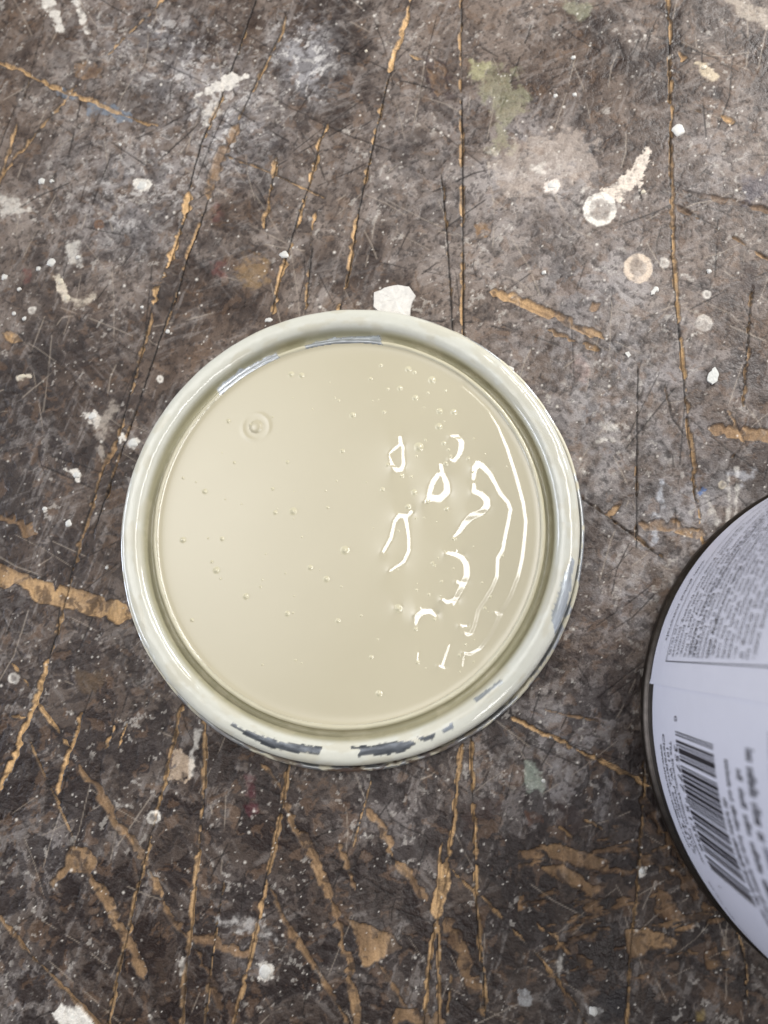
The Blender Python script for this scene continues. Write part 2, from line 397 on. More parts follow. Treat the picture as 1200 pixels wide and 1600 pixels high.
wr = wood + 3.0 * (nD - .5) + 1.6 * (fl2 - .5)
wm = sstep(-.8 - .9 * (1 - wtone), .8 + 1.2 * (1 - wtone), wr)
wm *= 1 - .85 * (1 - wtone) * sstep(.50, .60, .6 * fl2 + .4 * nC)
lip_shade = sstep(-3.2, -.6, wr) * (1 - sstep(-.4, .4, wr))
grain = fbm(bx * 1.0, by * .25, 1.0, 3, 16, .6)
wc = lin(108, 85, 67) + (lin(196, 164, 122) - lin(108, 85, 67)) * np.clip(wtone + .45 * (nC - .5) + .35 * (nB - .5), 0, 1)[:, None]
wc = wc * (0.62 + .76 * grain)[:, None]
wc = wc + (lin(70, 55, 45) - wc) * (0.55 * sstep(.56, .66, fl2))[:, None]
blend(0.5 * lip_shade, lin(36, 30, 28))  # shade along the cut edges painted as a dark outline
wop = np.clip(.58 + .5 * wtone + .9 * (nB - .5), .25, 1)
col += (wc - col) * (wm * wop)[:, None]
hgt -= (0.42 + .30 * wtone) * wm - .12 * lip_shade + .12 * wm * (grain - .5)
rgh += (0.75 - rgh) * wm
blend(0.92 * slit, lin(22, 17, 15)); hgt -= 0.35 * slit

# --- thin paint smears and stains (flat, with a ragged edge): polygon, colour, opacity, raggedness, raise
W = lin(214, 211, 204); CR = lin(205, 196, 180)
SMEAR = [
 ([(65,0),(82,-6),(96,28),(100,50),(92,52),(72,18)], W, .8, 9), ([(114,-5),(126,-2),(134,28),(142,52),(134,54),(120,22)], W, .85, 7),
 ([(303,152),(330,132),(360,116),(386,118),(380,124),(364,140),(345,142),(326,148)], W, .85, 8), ([(308,158),(316,190),(322,200),(330,180),(352,172),(338,160),(320,162)], W, .6, 16),
 ([(85,135),(120,148),(140,156),(105,155),(90,147)], lin(112,124,138), .75, 8), ([(135,160),(165,158),(205,180),(206,190),(188,192),(170,178),(135,180)], lin(112,124,138), .8, 6),
 ([(208,282),(220,278),(236,286),(232,298),(220,303),(210,296)], W, .95, 6),
 ([(0,306),(22,304),(40,314),(30,324),(60,330),(0,338)], W, .55, 16),
 ([(84,432),(94,428),(102,448),(108,470),(98,474)], CR, .85, 7), ([(110,466),(130,464),(150,458),(152,466),(120,480)], CR, .6, 12), ([(105,382),(122,378),(120,400),(126,416),(112,412)], W, .6, 14),
 ([(735,100),(765,100),(805,115),(800,130),(825,150),(820,175),(790,200),(805,235),(765,240),(775,190),(755,150)], lin(144,144,116), .5, 24),
 ([(880,4),(905,0),(930,4),(925,22),(900,28),(885,20)], lin(150,152,130), .5, 14), ([(735,96),(765,96),(760,120),(740,130)], lin(158,156,118), .5, 14),
 ([(770,250),(830,215),(900,200),(935,230),(930,270),(880,285),(860,300),(800,300),(775,280)], lin(178,166,156), .5, 60),
 ([(1012,232),(1018,240),(1004,280),(985,297),(968,314),(948,312),(934,302),(950,290),(975,275),(992,250)], lin(216,206,194), .8, 18),
 ([(852,284),(870,280),(874,292),(864,306),(850,302)], lin(220,212,205), .8, 8), ([(830,258),(850,252),(850,270),(836,272)], W, .6, 12),
 ([(1086,98),(1096,96),(1124,120),(1122,128),(1104,122)], lin(200,186,160), .7, 10), ([(1128,-8),(1165,-4),(1205,20),(1205,46),(1160,25)], lin(168,158,146), .7, 16),
 ([(895,558),(915,560),(930,590),(910,602),(898,580)], lin(165,145,140), .5, 14), ([(924,690),(948,680),(962,690),(950,696)], W, .6, 10), ([(940,664),(968,662),(962,672),(944,672)], W, .5, 12),
 ([(1030,752),(1042,745),(1032,800),(1024,850),(1018,850),(1022,800)], lin(190,196,206), .55, 12), ([(1100,775),(1106,775),(1125,815),(1120,820)], W, .5, 6), ([(1136,745),(1141,745),(1141,818),(1136,818)], W, .5, 7), ([(1149,730),(1154,730),(1153,805),(1149,805)], W, .5, 7),
 ([(1140,740),(1180,735),(1175,760),(1165,760)], lin(180,184,192), .45, 16), ([(1088,770),(1100,758),(1104,765),(1094,774)], lin(56,104,168), .85, 6),
 ([(130,645),(148,640),(155,652),(150,664),(138,660)], W, .8, 10), ([(150,660),(168,640),(178,625),(180,650),(165,700),(156,715)], lin(170,162,152), .6, 22),
 ([(100,734),(118,732),(128,744),(122,752),(112,742)], W, .9, 7), ([(22,586),(48,582),(50,590),(28,596)], CR, .9, 5), ([(66,790),(74,798),(68,802)], W, .9, 4),
 ([(183,682),(192,674),(198,682),(196,690),(190,684),(188,692)], W, .9, 5), ([(198,690),(208,682),(218,690),(212,702),(202,700)], W, .9, 4),
 ([(262,1220),(272,1174),(288,1182),(302,1196),(296,1216),(282,1224)], lin(176,158,138), .8, 18), ([(306,1142),(312,1146),(302,1180),(304,1212),(296,1214),(298,1180)], W, .6, 9),
 ([(328,1440),(370,1432),(425,1450),(430,1468),(405,1456),(350,1448)], lin(190,188,186), .6, 22), ([(400,1506),(414,1500),(430,1512),(428,1528),(412,1538),(404,1526)], W, .92, 9),
 ([(82,1588),(96,1572),(118,1570),(140,1590),(150,1606),(100,1610)], lin(226,224,218), .95, 9), ([(276,1500),(290,1496),(290,1520),(280,1530)], W, .85, 7),
 ([(912,1566),(922,1574),(944,1578),(936,1588),(918,1586)], lin(232,232,230), .95, 5), ([(812,1545),(826,1542),(834,1570),(828,1578),(810,1570)], lin(160,162,164), .75, 12),
 ([(822,1190),(836,1188),(852,1222),(850,1238),(822,1236)], lin(158,170,158), .6, 16), ([(384,1212),(398,1210),(400,1268),(384,1270)], lin(98,42,54), .5, 16),
 ([(996,1355),(1010,1356),(1010,1366),(1000,1370)], W, .9, 6), ([(868,1500),(876,1480),(880,1500),(874,1530)], W, .5, 10), ([(886,1500),(890,1500),(888,1530),(884,1528)], W, .6, 5),
 ([(330,320),(345,318),(348,346),(334,346)], lin(110,62,60), .4, 14), ([(330,410),(350,405),(352,430),(332,432)], lin(118,62,58), .4, 12), ([(38,422),(50,420),(50,442),(38,444)], lin(120,60,54), .45, 8),
 ([(380,400),(415,405),(420,440),(390,450),(370,430)], lin(160,132,92), .45, 22), ([(345,330),(360,330),(360,360),(345,362)], lin(44,36,34), .5, 12), ([(310,360),(350,366),(348,396),(312,398)], lin(40,34,34), .55, 16),
 ([(1160,280),(1205,270),(1205,310),(1165,315)], lin(74,70,82), .6, 22), ([(1156,410),(1184,404),(1186,440),(1178,462),(1158,456)], lin(62,52,50), .8, 10), ([(660,90),(700,95),(704,150),(675,150),(668,120)], lin(64,50,50), .7, 14),
 ([(720,1255),(780,1250),(785,1268),(740,1290),(722,1300)], lin(66,52,48), .75, 10), ([(820,1268),(845,1270),(846,1284),(825,1290)], lin(92,62,46), .75, 9), ([(870,1260),(905,1258),(915,1290),(890,1310),(870,1290)], lin(64,52,50), .7, 12),
 ([(120,1050),(165,1045),(165,1070),(140,1085),(122,1078)], lin(92,76,58), .7, 10), ([(915,1560),(975,1540),(978,1590),(920,1600)], lin(42,42,48), .6, 16),
 ([(1085,1580),(1100,1576),(1110,1590),(1090,1596)], lin(150,130,70), .5, 8),
]
for pts, c, op, rag in SMEAR:
    xs = [p[0] for p in pts]; ys = [p[1] for p in pts]
    idx = near(min(xs), max(xs), min(ys), max(ys), 8)
    if not len(idx): continue
    d = poly_inside(idx, pts) + (3 + 1.5 * rag) * (.6 * (fl4[idx] - .5) + .6 * (fl2[idx] - .5) + .35 * (nD[idx] - .5))
    sf = 1.0 if op > .7 else 1 + rag * .22
    m = sstep(-sf, sf, d) * (.30 + .70 * sstep(.36, .58, .5 * fl2[idx] + .3 * nD[idx] + .2 * nE[idx] + .012 * np.clip(d, 0, 8)))
    cut = 1 - 0.75 * sstep(.2, 1.2, wr[idx])
    blend(.86 * op * m * cut, np.asarray(c) * (0.8 + .4 * nD[idx])[:, None], idx)
    hgt[idx] += 0.10 * m * op * (1 if np.mean(c) > .2 else -.5)

# rings left by dried drops: centre, outer and inner radius
for (x, y, ro, ri, c, op) in [(937,327,26,17,W,.85), (997,419,23,14,lin(206,190,172),.75), (1038,410,8,4,W,.5), (240,1277,11,7,W,.9), (22,1060,9,6,W,.8), (250,592,6,3,W,.8),
                              (50,485,6,3,W,.7), (862,292,5,0,W,.8), (1105,460,7,3,W,.6), (1100,505,14,2,W,.45), (1129,758,7,4,lin(190,180,160),.6), (640,460,5,3,W,.2), (155,350,8,4,lin(120,86,60),.6)]:
    idx = near(x, x, y, y, ro + 6)
    r = np.hypot(U[idx] - x, V[idx] - y) + 5 * (fl4[idx] - .5) + 3 * (nD[idx] - .5)
    ring = sstep(ro + .8, ro - 1.2, r) * (0.40 + .60 * sstep(ri - 2.5, ri + 1.5, r))
    spot = sstep(.34, .52, fl2[idx]) * .45 + .55
    blend(op * ring * spot, c, idx); hgt[idx] += .10 * ring

# fine specks of overspray
for i in range(1500):
    x = rng.uniform(-20, 1220); y = rng.uniform(-20, 1620)
    r = rng.choice([.9, 1.1, 1.4, 2.0], p=[.5, .3, .15, .05])
    a = at(x, y); ix = int((a[0] - ux[0]) / STEP) + 26; iy = int((a[1] - uy[0]) / STEP) + 26
    if 3 < ix < SHP[0] - 4 and 3 < iy < SHP[1] - 4:
        for dx in (-2, -1, 0, 1, 2):
            for dy in (-2, -1, 0, 1, 2):
                j = (ix + dx) * SHP[1] + iy + dy
                m = max(0.0, 1 - math.hypot(U[j] - x, V[j] - y) / (r * 1.6))
                if m > 0:
                    m = min(1, m * 1.3); col[j] += (W * .95 - col[j]) * m * .8; hgt[j] += .08 * m

lum = col @ np.array([.25, .65, .10])
col *= (np.clip(lum, .01, .5) / .095)[:, None] ** .13          # crisper separation of the old coats
col = np.clip(col * np.array([1.03, 1.0, .97]), .006, .85)
bench_mat = material(spec=.28, name='worn_bench_varnish', attr='Col', rattr='Rough', var=.22, vscale=1300, bump=.00022, bscale=1500)
bme = grid_mesh('workbench_top', BX, BY, hgt.reshape(SHP))
set_col(bme, 'Col', col); set_val(bme, 'Rough', np.clip(rgh, .3, .9))
bench = link('workbench_top', bme, bench_mat)
bench['kind'] = 'structure'

# raised dried drops on the bench
drop_mat = material('dried_white_paint', color=tuple(lin(208, 206, 200)), rough=.4, var=.12, vscale=900, bump=.00015, bscale=1400)
cream_mat = material('dried_cream_paint', color=tuple(lin(206, 196, 176)), rough=.45, var=.15, vscale=900, bump=.00015, bscale=1400)
def drop(px, py, r, mat=drop_mat, hz_=.45, seed=0, squash=1.0, ang=0.0):
    """one dried drip: low irregular dome, radius in photo pixels"""
    c = at(px, py); rm = r * 0.222
    n = 14; verts = [(0, 0, hz_)]; faces = []
    rr = np.random.default_rng(seed + int(px * 7 + py))
    ph = rr.uniform(0, 6.28, 4); am = rr.uniform(.02, .12, 4)
    for ring, (k, zz) in enumerate(((.55, .85), (.88, .5), (1.0, -.15))):
        for i in range(n):
            a = 2 * math.pi * i / n
            w = 1 + sum(am[j] * math.sin((j + 2) * a + ph[j]) for j in range(4)) * k
            x = math.cos(a) * rm * k * w; y = math.sin(a) * rm * k * w * squash
            verts.append((x * math.cos(ang) - y * math.sin(ang), x * math.sin(ang) + y * math.cos(ang), hz_ * zz))
    for i in range(n):
        j = (i + 1) % n; faces.append((0, 1 + i, 1 + j))
        for g in (0, 1):
            a0 = 1 + g * n; faces.append((a0 + i, a0 + n + i, a0 + n + j, a0 + j))
    me = bpy.data.meshes.new('paint_drop'); me.from_pydata([(x * MM, y * MM, z * MM) for x, y, z in verts], [], faces)
    for p in me.polygons: p.use_smooth = True
    o = link('paint_drop', me, mat, bench); o.location = (c[0] * MM, c[1] * MM, 0.00002)
for d_ in [(65,283,6.5),(81,283,4),(80,410,8),(60,420,4.5),(7,433,6),(30,452,4),(444,398,7.5),(188,226,3),(222,290,9),(1060,203,11),(862,290,7),(120,742,6),(145,650,7),(208,692,8),
           (107,818,6),(414,1518,9),(1003,1361,4),(849,1220,3),(927,1580,6),(222,480,3),(262,518,4),(850,426,4),(1108,424,4),(896,90,4),(868,150,4),(898,148,4),(122,402,4),(70,795,4),(167,887,3),
           (22,490,4),(38,498,4),(797,578,7),(1025,452,5)]:
    drop(*d_)
for d_ in [(35,588,8,cream_mat,.4,0,.5,.1),(95,440,6,cream_mat),(105,465,6,cream_mat),(1005,300,4,cream_mat),(572,80,3,cream_mat),(1100,105,5,cream_mat),(420,500,7,drop_mat,.4,0,.6,.2)]:
    drop(*d_)

# loose flakes of dried paint: things of their own
def flake(pts, thick, mat, label, tilt=0.0, wav=.25):
    P = np.array([at(x, y)[:2] for x, y in pts]); c = P.mean(0); P = P - c
    n = len(P); nn = n * 3
    Q = []
    for i in range(n):                         # break each edge into ragged thirds
        a, b = P[i], P[(i + 1) % n]
        for t in (0, .33, .67):
            p = a + (b - a) * t
            if t: p = p + rng.normal(0, .12, 2)
            Q.append(p)
    verts = []; faces = []
    for zz, k in ((0, 1.0), (thick, .97), (thick * 1.05, .6)):
        for q in Q:
            h = zz + (wav * (vnoise(np.array([q[0] * .7 * k + 9]), np.array([q[1] * .7 * k + 4]), 90)[0] - .2) if zz else 0) + tilt * (q[0] * k * .5 + 2) * (1 if zz or tilt else 0)
            verts.append((q[0] * k * MM, q[1] * k * MM, max(h, 0) * MM))
    verts.append((0, 0, (thick * 1.1 + tilt * 2) * MM))
    for i in range(nn):
        j = (i + 1) % nn
        for g in (0, 1): faces.append((g * nn + i, g * nn + j, (g + 1) * nn + j, (g + 1) * nn + i))
        faces.append((2 * nn + i, 2 * nn + j, 3 * nn))
    me = bpy.data.meshes.new('paint_flake'); me.from_pydata(verts, [], faces)
    o = link('paint_flake', me, mat); o.location = (c[0] * MM, c[1] * MM, .00012)
    o['label'] = label; o['category'] = 'paint flake'; o['group'] = 'dried paint flakes on the bench'
flake_mat = material('paint_flake_white', color=tuple(lin(214, 210, 203)), rough=.55, var=.16, vscale=700, bump=.0003, bscale=500)
grey_mat = material('paint_flake_grey', color=tuple(lin(206, 206, 200)), rough=.5, var=.1, vscale=900, bump=.0001, bscale=900)
flake([(584,458),(600,451),(622,446),(640,449),(650,463),(643,478),(640,500),(602,500),(583,480)], .55, flake_mat, 'crumbly white dried paint flake tucked against the far edge of the lid', wav=.5)
flake([(1116,574),(1122,586),(1120,596),(1112,602),(1104,596),(1107,583)], .5, grey_mat, 'small pale grey angular paint flake lying on bare bench right of the lid', tilt=.12)
flake([(1017,456),(1022,452),(1026,454),(1022,461),(1016,463)], .4, drop_mat, 'tiny white curled paint flake beside the long saw cut on the right', tilt=.1)
flake([(976,552),(982,550),(986,556),(981,560)], .3, drop_mat, 'tiny white paint sliver just below the two short wood gouges')

# ------------------------------------------------------------------ the lid
LC = np.array([-37.15, 42.2])
lid = link('upturned_lid', None)
lid.location = (LC[0] * MM, LC[1] * MM, 0)
lid['label'] = 'upturned round metal paint can lid filled with glossy beige paint'
lid['category'] = 'paint lid'

# ridge of the lid: turned profile (radius, height) mm, smoothed
prof = [(79.0, 1.6), (79.35, 3.2), (79.7, 5.2), (79.75, 6.6), (79.4, 7.8), (78.5, 8.7), (77.2, 9.15), (75.4, 9.2), (73.9, 8.9), (72.7, 8.2), (71.9, 7.2), (71.3, 6.0),
        (70.8, 4.6), (69.9, 3.9), (69.1, 4.4), (68.7, 5.7), (68.3, 6.75), (67.6, 7.05), (66.9, 6.75), (66.3, 6.1), (65.6, 5.2), (64.5, 4.6)]
prof = np.array(prof)
tt = np.concatenate([[0], np.cumsum(np.hypot(*np.diff(prof, axis=0).T))])
def catmull(P, n):
    out = []
    Pp = np.vstack([2 * P[0] - P[1], P, 2 * P[-1] - P[-2]])
    for i in range(len(P) - 1):
        p0, p1, p2, p3 = Pp[i:i + 4]
        for t in np.linspace(0, 1, n, endpoint=False):
            out.append(.5 * (2 * p1 + (p2 - p0) * t + (2 * p0 - 5 * p1 + 4 * p2 - p3) * t * t + (3 * p1 - p0 - 3 * p2 + p3) * t ** 3))
    out.append(P[-1]); return np.array(out)
pr = catmull(prof, 3)
NA = 1080
th = np.linspace(0, 2 * math.pi, NA, endpoint=False)
TH, IR = np.meshgrid(th, np.arange(len(pr)), indexing='ij')
Rr = pr[IR, 0]; Zr = pr[IR, 1]
def ring_noise(th_, r_, sz, seed, octs=3):
    return fbm(80 * np.cos(th_) * 1.0 + r_ * 0, 80 * np.sin(th_), sz, octs, seed) 
# thick paint film: slow swelling and thickened beads along the rim
wv = (ring_noise(TH, Rr, 14, 30) - .5) * .35 + (fbm(TH * 80, Rr * 2.5, 6, 3, 31) - .5) * .22
wv = wv * sstep(0, 3, IR / 3.0)
Zr = Zr + wv; Rr = Rr + .35 * wv
dent = (ring_noise(TH, Rr, 40, 33) - .5) * .5
Rr = Rr + dent * sstep(70, 79, Rr)
Xr = Rr * np.cos(TH); Yr = Rr * np.sin(TH)
PXu, PXv = to_px(np.stack([Xr + LC[0], Yr + LC[1], Zr], -1).reshape(-1, 3))
paint_c = lin(191, 183, 159)
rim_c = np.tile(lin(207, 206, 194), (Xr.size, 1)) * 1.0
rflat = Rr.ravel(); tflat = TH.ravel()
# shade of the inner channel painted in as a darker olive
chan_shade = sstep(72.8, 71.2, rflat) * sstep(67.6, 68.9, rflat)
rim_c += (lin(150, 143, 110) - rim_c) * (.8 * chan_shade)[:, None]
bead = sstep(66.4, 67.2, rflat) * sstep(69.0, 68.4, rflat)
rim_c += (lin(192, 184, 154) - rim_c) * (.75 * bead)[:, None]
film = fbm(tflat * 80, rflat * 3, 9, 4, 34)
rim_c += (paint_c - rim_c) * (.35 * sstep(.5, .62, film))[:, None]
metal = np.zeros(Xr.size, np.float32); rrough = np.full(Xr.size, .10, np.float32)
zf = Zr.ravel()
def bare(poly, c, rag, mt=.85, ro=.3, op=1.0):
    """paint wiped off: steel shows"""
    global rim_c
    d = np.full(len(PXu), -99.0, np.float32)
    xs = [p[0] for p in poly]; ys = [p[1] for p in poly]
    s = np.nonzero((PXu > min(xs) - 8) & (PXu < max(xs) + 8) & (PXv > min(ys) - 8) & (PXv < max(ys) + 8))[0]
    if not len(s): return
    u, v = PXu[s], PXv[s]; ins = np.zeros(len(s), bool); D = np.full(len(s), 1e9)
    for i in range(len(poly)):
        ax, ay = poly[i]; bx_, by_ = poly[(i + 1) % len(poly)]
        if ay != by_: ins ^= ((ay > v) != (by_ > v)) & (u < (bx_ - ax) * (v - ay) / (by_ - ay) + ax)
        dx, dy = bx_ - ax, by_ - ay; t = np.clip(((u - ax) * dx + (v - ay) * dy) / (dx * dx + dy * dy + 1e-9), 0, 1)
        D = np.minimum(D, np.hypot(u - ax - t * dx, v - ay - t * dy))
    d = np.where(ins, D, -D) + rag * (fbm(tflat[s] * 80, rflat[s], 1.6, 3, 35) - .5)
    m = sstep(-.8, .8, d) * op
    streak = .75 + .6 * vnoise(tflat[s] * 30, rflat[s] * 4.0, 36)
    rim_c[s] += (np.asarray(c) * streak[:, None] - rim_c[s]) * m[:, None]
    metal[s] = np.maximum(metal[s], m * mt); rrough[s] += (ro - rrough[s]) * m
STEEL = lin(112, 116, 122)
gap_shade = sstep(4.2, 2.6, zf) * sstep(78.5, 79.0, rflat)  # shade in the gap between ridge and flange, painted dark
rim_c += (lin(46, 40, 35) - rim_c) * (.85 * gap_shade)[:, None]; rrough += .4 * gap_shade
bare([(362,1131),(385,1141),(410,1151),(450,1161),(503,1167),(500,1178),(460,1176),(420,1168),(385,1150)], STEEL, 5)
bare([(545,1167),(585,1164),(640,1156),(648,1162),(630,1176),(590,1180),(558,1181),(562,1172)], STEEL, 6)
bare([(652,1152),(680,1146),(674,1156),(660,1158)], STEEL, 6)
bare([(690,1140),(706,1131),(708,1138),(692,1146)], lin(150,156,164), 6, .6)
bare([(740,1092),(784,1062),(786,1066),(744,1098)], lin(150,158,166), 4, .6, op=.7)
bare([(476,540),(520,528),(592,524),(597,540),(540,548),(480,556)], lin(196,200,202), 5, .75, .3)
bare([(338,608),(374,578),(430,552),(441,562),(400,590),(348,626)], lin(206,210,214), 5, .75, .3)
bare([(862,960),(880,905),(893,870),(898,880),(886,950),(868,1000)], lin(168,176,184), 6, .6, .25, .75)
rme = raw_mesh('rim', np.stack([Xr, Yr, Zr], -1).reshape(-1, 3) * MM,
               np.stack([(lambda a, b, c_, d_: np.stack([a, b, c_, d_], -1))(
                   (np.arange(NA)[:, None] * len(pr) + np.arange(len(pr) - 1)), (((np.arange(NA) + 1) % NA)[:, None] * len(pr) + np.arange(len(pr) - 1)),
                   (((np.arange(NA) + 1) % NA)[:, None] * len(pr) + np.arange(1, len(pr))), (np.arange(NA)[:, None] * len(pr) + np.arange(1, len(pr))))]).reshape(-1, 4))
set_col(rme, 'Col', np.clip(rim_c, 0, .95)); set_val(rme, 'Rough', np.clip(rrough, .05, 1)); set_val(rme, 'Metal', metal)
rim_mat = material('wet_paint_film_on_steel', attr='Col', rattr='Rough', mattr='Metal', var=.03, vscale=300, bump=.00004, bscale=500)
link('rim', rme, rim_mat, lid)

# curled flange under the ridge, near the bench: bare tin, drips, rust and painted contact shade
fp = [(78.8, 1.4), (79.6, 1.1), (80.6, 1.0), (81.5, 1.25), (82.05, 1.9), (82.0, 2.6), (81.4, 3.0), (80.7, 2.7), (80.3, 1.7), (79.7, 1.3), (78.8, 1.25)]
fpr = catmull(np.array(fp), 3)
NF = 720
th2 = np.linspace(0, 2 * math.pi, NF, endpoint=False)
T2, I2 = np.meshgrid(th2, np.arange(len(fpr)), indexing='ij')
R2 = fpr[I2, 0] + (fbm(80 * np.cos(T2), 80 * np.sin(T2), 18, 3, 40) - .5) * .5; Z2 = fpr[I2, 1] + (fbm(80 * np.cos(T2), 80 * np.sin(T2), 9, 2, 41) - .5) * .3
fnoise = fbm(T2.ravel() * 80, R2.ravel() * 2, 5, 4, 42, .6)
fcol = np.tile(lin(190, 192, 192), (T2.size, 1)); fmet = np.full(T2.size, .85, np.float32); fro = np.full(T2.size, .3, np.float32)
pm = sstep(.50, .54, fnoise); fcol += (lin(206, 200, 178) - fcol) * pm[:, None]; fmet *= (1 - pm)
ang = np.degrees(T2.ravel()) % 360
rust_shade = np.exp(-((ang - 275) / 42) ** 2) * sstep(.36, .56, fbm(T2.ravel() * 80, R2.ravel() * 3, 3, 3, 43))  # rust, spread wider to paint in the contact shadow
fcol += (lin(74, 50, 38) - fcol) * (.95 * rust_shade)[:, None]; fmet *= (1 - rust_shade); fro += .5 * rust_shade
idx2 = np.arange(NF)
q = np.stack([(idx2[:, None] * len(fpr) + np.arange(len(fpr) - 1)), (((idx2 + 1) % NF)[:, None] * len(fpr) + np.arange(len(fpr) - 1)),
              (((idx2 + 1) % NF)[:, None] * len(fpr) + np.arange(1, len(fpr))), (idx2[:, None] * len(fpr) + np.arange(1, len(fpr)))], -1).reshape(-1, 4)
fme = raw_mesh('flange', np.stack([R2 * np.cos(T2), R2 * np.sin(T2), Z2], -1).reshape(-1, 3) * MM, q)
set_col(fme, 'Col', fcol); set_val(fme, 'Rough', fro); set_val(fme, 'Metal', fmet)
link('flange', fme, rim_mat, lid)
# underside of the lid, resting on the bench
n = 96
bco = [(79.0 * math.cos(2 * math.pi * i / n), 79.0 * math.sin(2 * math.pi * i / n), z) for z in (0.15, 1.6) for i in range(n)]
bq = [(i, (i + 1) % n, n + (i + 1) % n, n + i) for i in range(n)]
ume = bpy.data.meshes.new('underside'); ume.from_pydata([tuple(c * MM for c in v) for v in bco], [], bq + [tuple(range(n))[::-1]])
tin_mat = material('tin_plate', color=tuple(lin(150, 152, 154)), rough=.35, metal=.9, var=.15, vscale=200)
link('underside', ume, tin_mat, lid)

# ------------------------------------------------------------------ the paint in the lid
PZ = 6.2; PR = 67.0; PS = 0.32
g = np.arange(-PR - 1, PR + 1 + PS, PS)
GX, GY = np.meshgrid(g, g, indexing='ij')
gu, gv = to_px(np.stack([GX.ravel() + LC[0], GY.ravel() + LC[1], np.full(GX.size, PZ)], 1))
gu = gu.reshape(GX.shape); gv = gv.reshape(GX.shape)
# wrinkles in the skin whose flanks face the lamp: polyline with half widths (photo px)
WR = [
 ([(624.4,684),(625,693),(628.8,697),(628.8,711.5),(630,724),(626.6,733),(619,735),(612.5,727),(608,713)], [3.2,3,2.4,2.4,3,3.4,3.4,2.8,1.4]),
 ([(621,697.4),(613,704),(608,709)], [2.6,2,1.4]),
 ([(688,727),(690,737),(697,755),(698,768),(688,778),(673,779),(665,784)], [3,3,4.6,5,5,4.6,2.6]), ([(668,781),(671,768),(676,753),(684,742)], [2.8,3.6,4,3.4]),
 ([(704,681),(714,682),(720.5,691),(719.5,703),(715,713),(709,720),(703,718)], [1.6,3,4.2,4.2,3.2,2.4,1.6]),
 ([(739,748),(741,732),(746,725),(753,728),(764,739),(773,755),(781,771),(793,785),(797,796),(794.5,811),(788,841),(785,859),(777,872),(776,889),(776,900),(768,919),(757,937),(747,952),(741,976),(736,989),(730,992),(726,989)],
  [2.6,4.4,5,4.6,3.6,3,3,2.8,2.6,2.6,2.6,2.6,2.6,2.6,2.6,2.4,2.4,2.4,2.6,2.6,2.2,1.8]),
 ([(740,757),(740,768),(751,772),(760,781),(760,791),(751,801),(736,807),(725,818),(716.5,831),(708,839)], [2.4,4,4.2,5,5,4.6,5.2,4.4,3.2,1.6]),
 ([(598.4,862),(610,841.5),(616,815),(623,806),(632,806),(635,820),(638,841),(638,861),(630,878),(609,892)], [2.6,2.8,2.6,3.4,3.4,2.8,2.6,2.6,2.6,2]), ([(642,800),(636,806)], [3,2]),
 ([(697,864),(710,866),(721,871),(728,882),(729,898),(722,915),(712,934),(708,945)], [2,3.4,4,4.4,4.6,4.4,3.6,1.4]), ([(692,937),(698,941),(707,938)], [2.4,3,3]), ([(714,909),(722,914)], [2.4,2.4]),
 ([(649,975),(651.5,963),(660,956),(672,955),(680,962)], [2.4,4.2,4.6,4.2,2]),
 ([(722,604),(743,621.5),(762,640.5),(777.5,666),(792,701),(806,745),(817,786),(821,815),(819,840),(815.5,872),(809,900),(796.5,932),(781,960),(768,989),(749,1014),(733,1022),(725,1020)],
  [1.2,1.6,1.8,2,2.4,2.6,2.6,2.6,2.6,2.6,2.6,2.4,2.6,2.6,2.6,2.4,1.6]), ([(774,957),(781,962)], [2,2]),
 ([(701.5,1008),(696,1023),(690,1041)], [1.4,1.8,2.2]), ([(685,1040),(694,1044)], [1.6,1.6]), ([(652.4,1020),(651.5,1034)], [1.4,1.4]), ([(723.7,1027),(722,1041)], [1.3,1.3]), ([(719,977),(728,978)], [1.5,1.5]),
 ([(618,948),(625,952),(622,957)], [1.5,1.8,1.5]),
]
MSK = np.zeros(GX.shape, np.float32)
for pts, ws in WR:
    xs = [p[0] for p in pts]; ys = [p[1] for p in pts]
    sel = np.nonzero((gu > min(xs) - 12) & (gu < max(xs) + 12) & (gv > min(ys) - 12) & (gv < max(ys) + 12))
    u, v = gu[sel], gv[sel]; best = np.full(len(u), -99.0)
    for (ax, ay), (cx, cy), w0, w1 in zip(pts[:-1], pts[1:], ws[:-1], ws[1:]):
        dx, dy = cx - ax, cy - ay; t = np.clip(((u - ax) * dx + (v - ay) * dy) / (dx * dx + dy * dy), 0, 1)
        best = np.maximum(best, (w0 + (w1 - w0) * t) - np.hypot(u - ax - t * dx, v - ay - t * dy))
    MSK[sel] = np.maximum(MSK[sel], sstep(-2.2, .4, best))
HL = CAM_H - PZ
want = (TX * 1.5 - (GX + LC[0]) * MM) / (1.5 - PZ * MM)          # slope towards the lamp
slope = -MSK * (want - (GX + LC[0]) / HL) / 2                     # dz/dx that mirrors the lamp to the lens
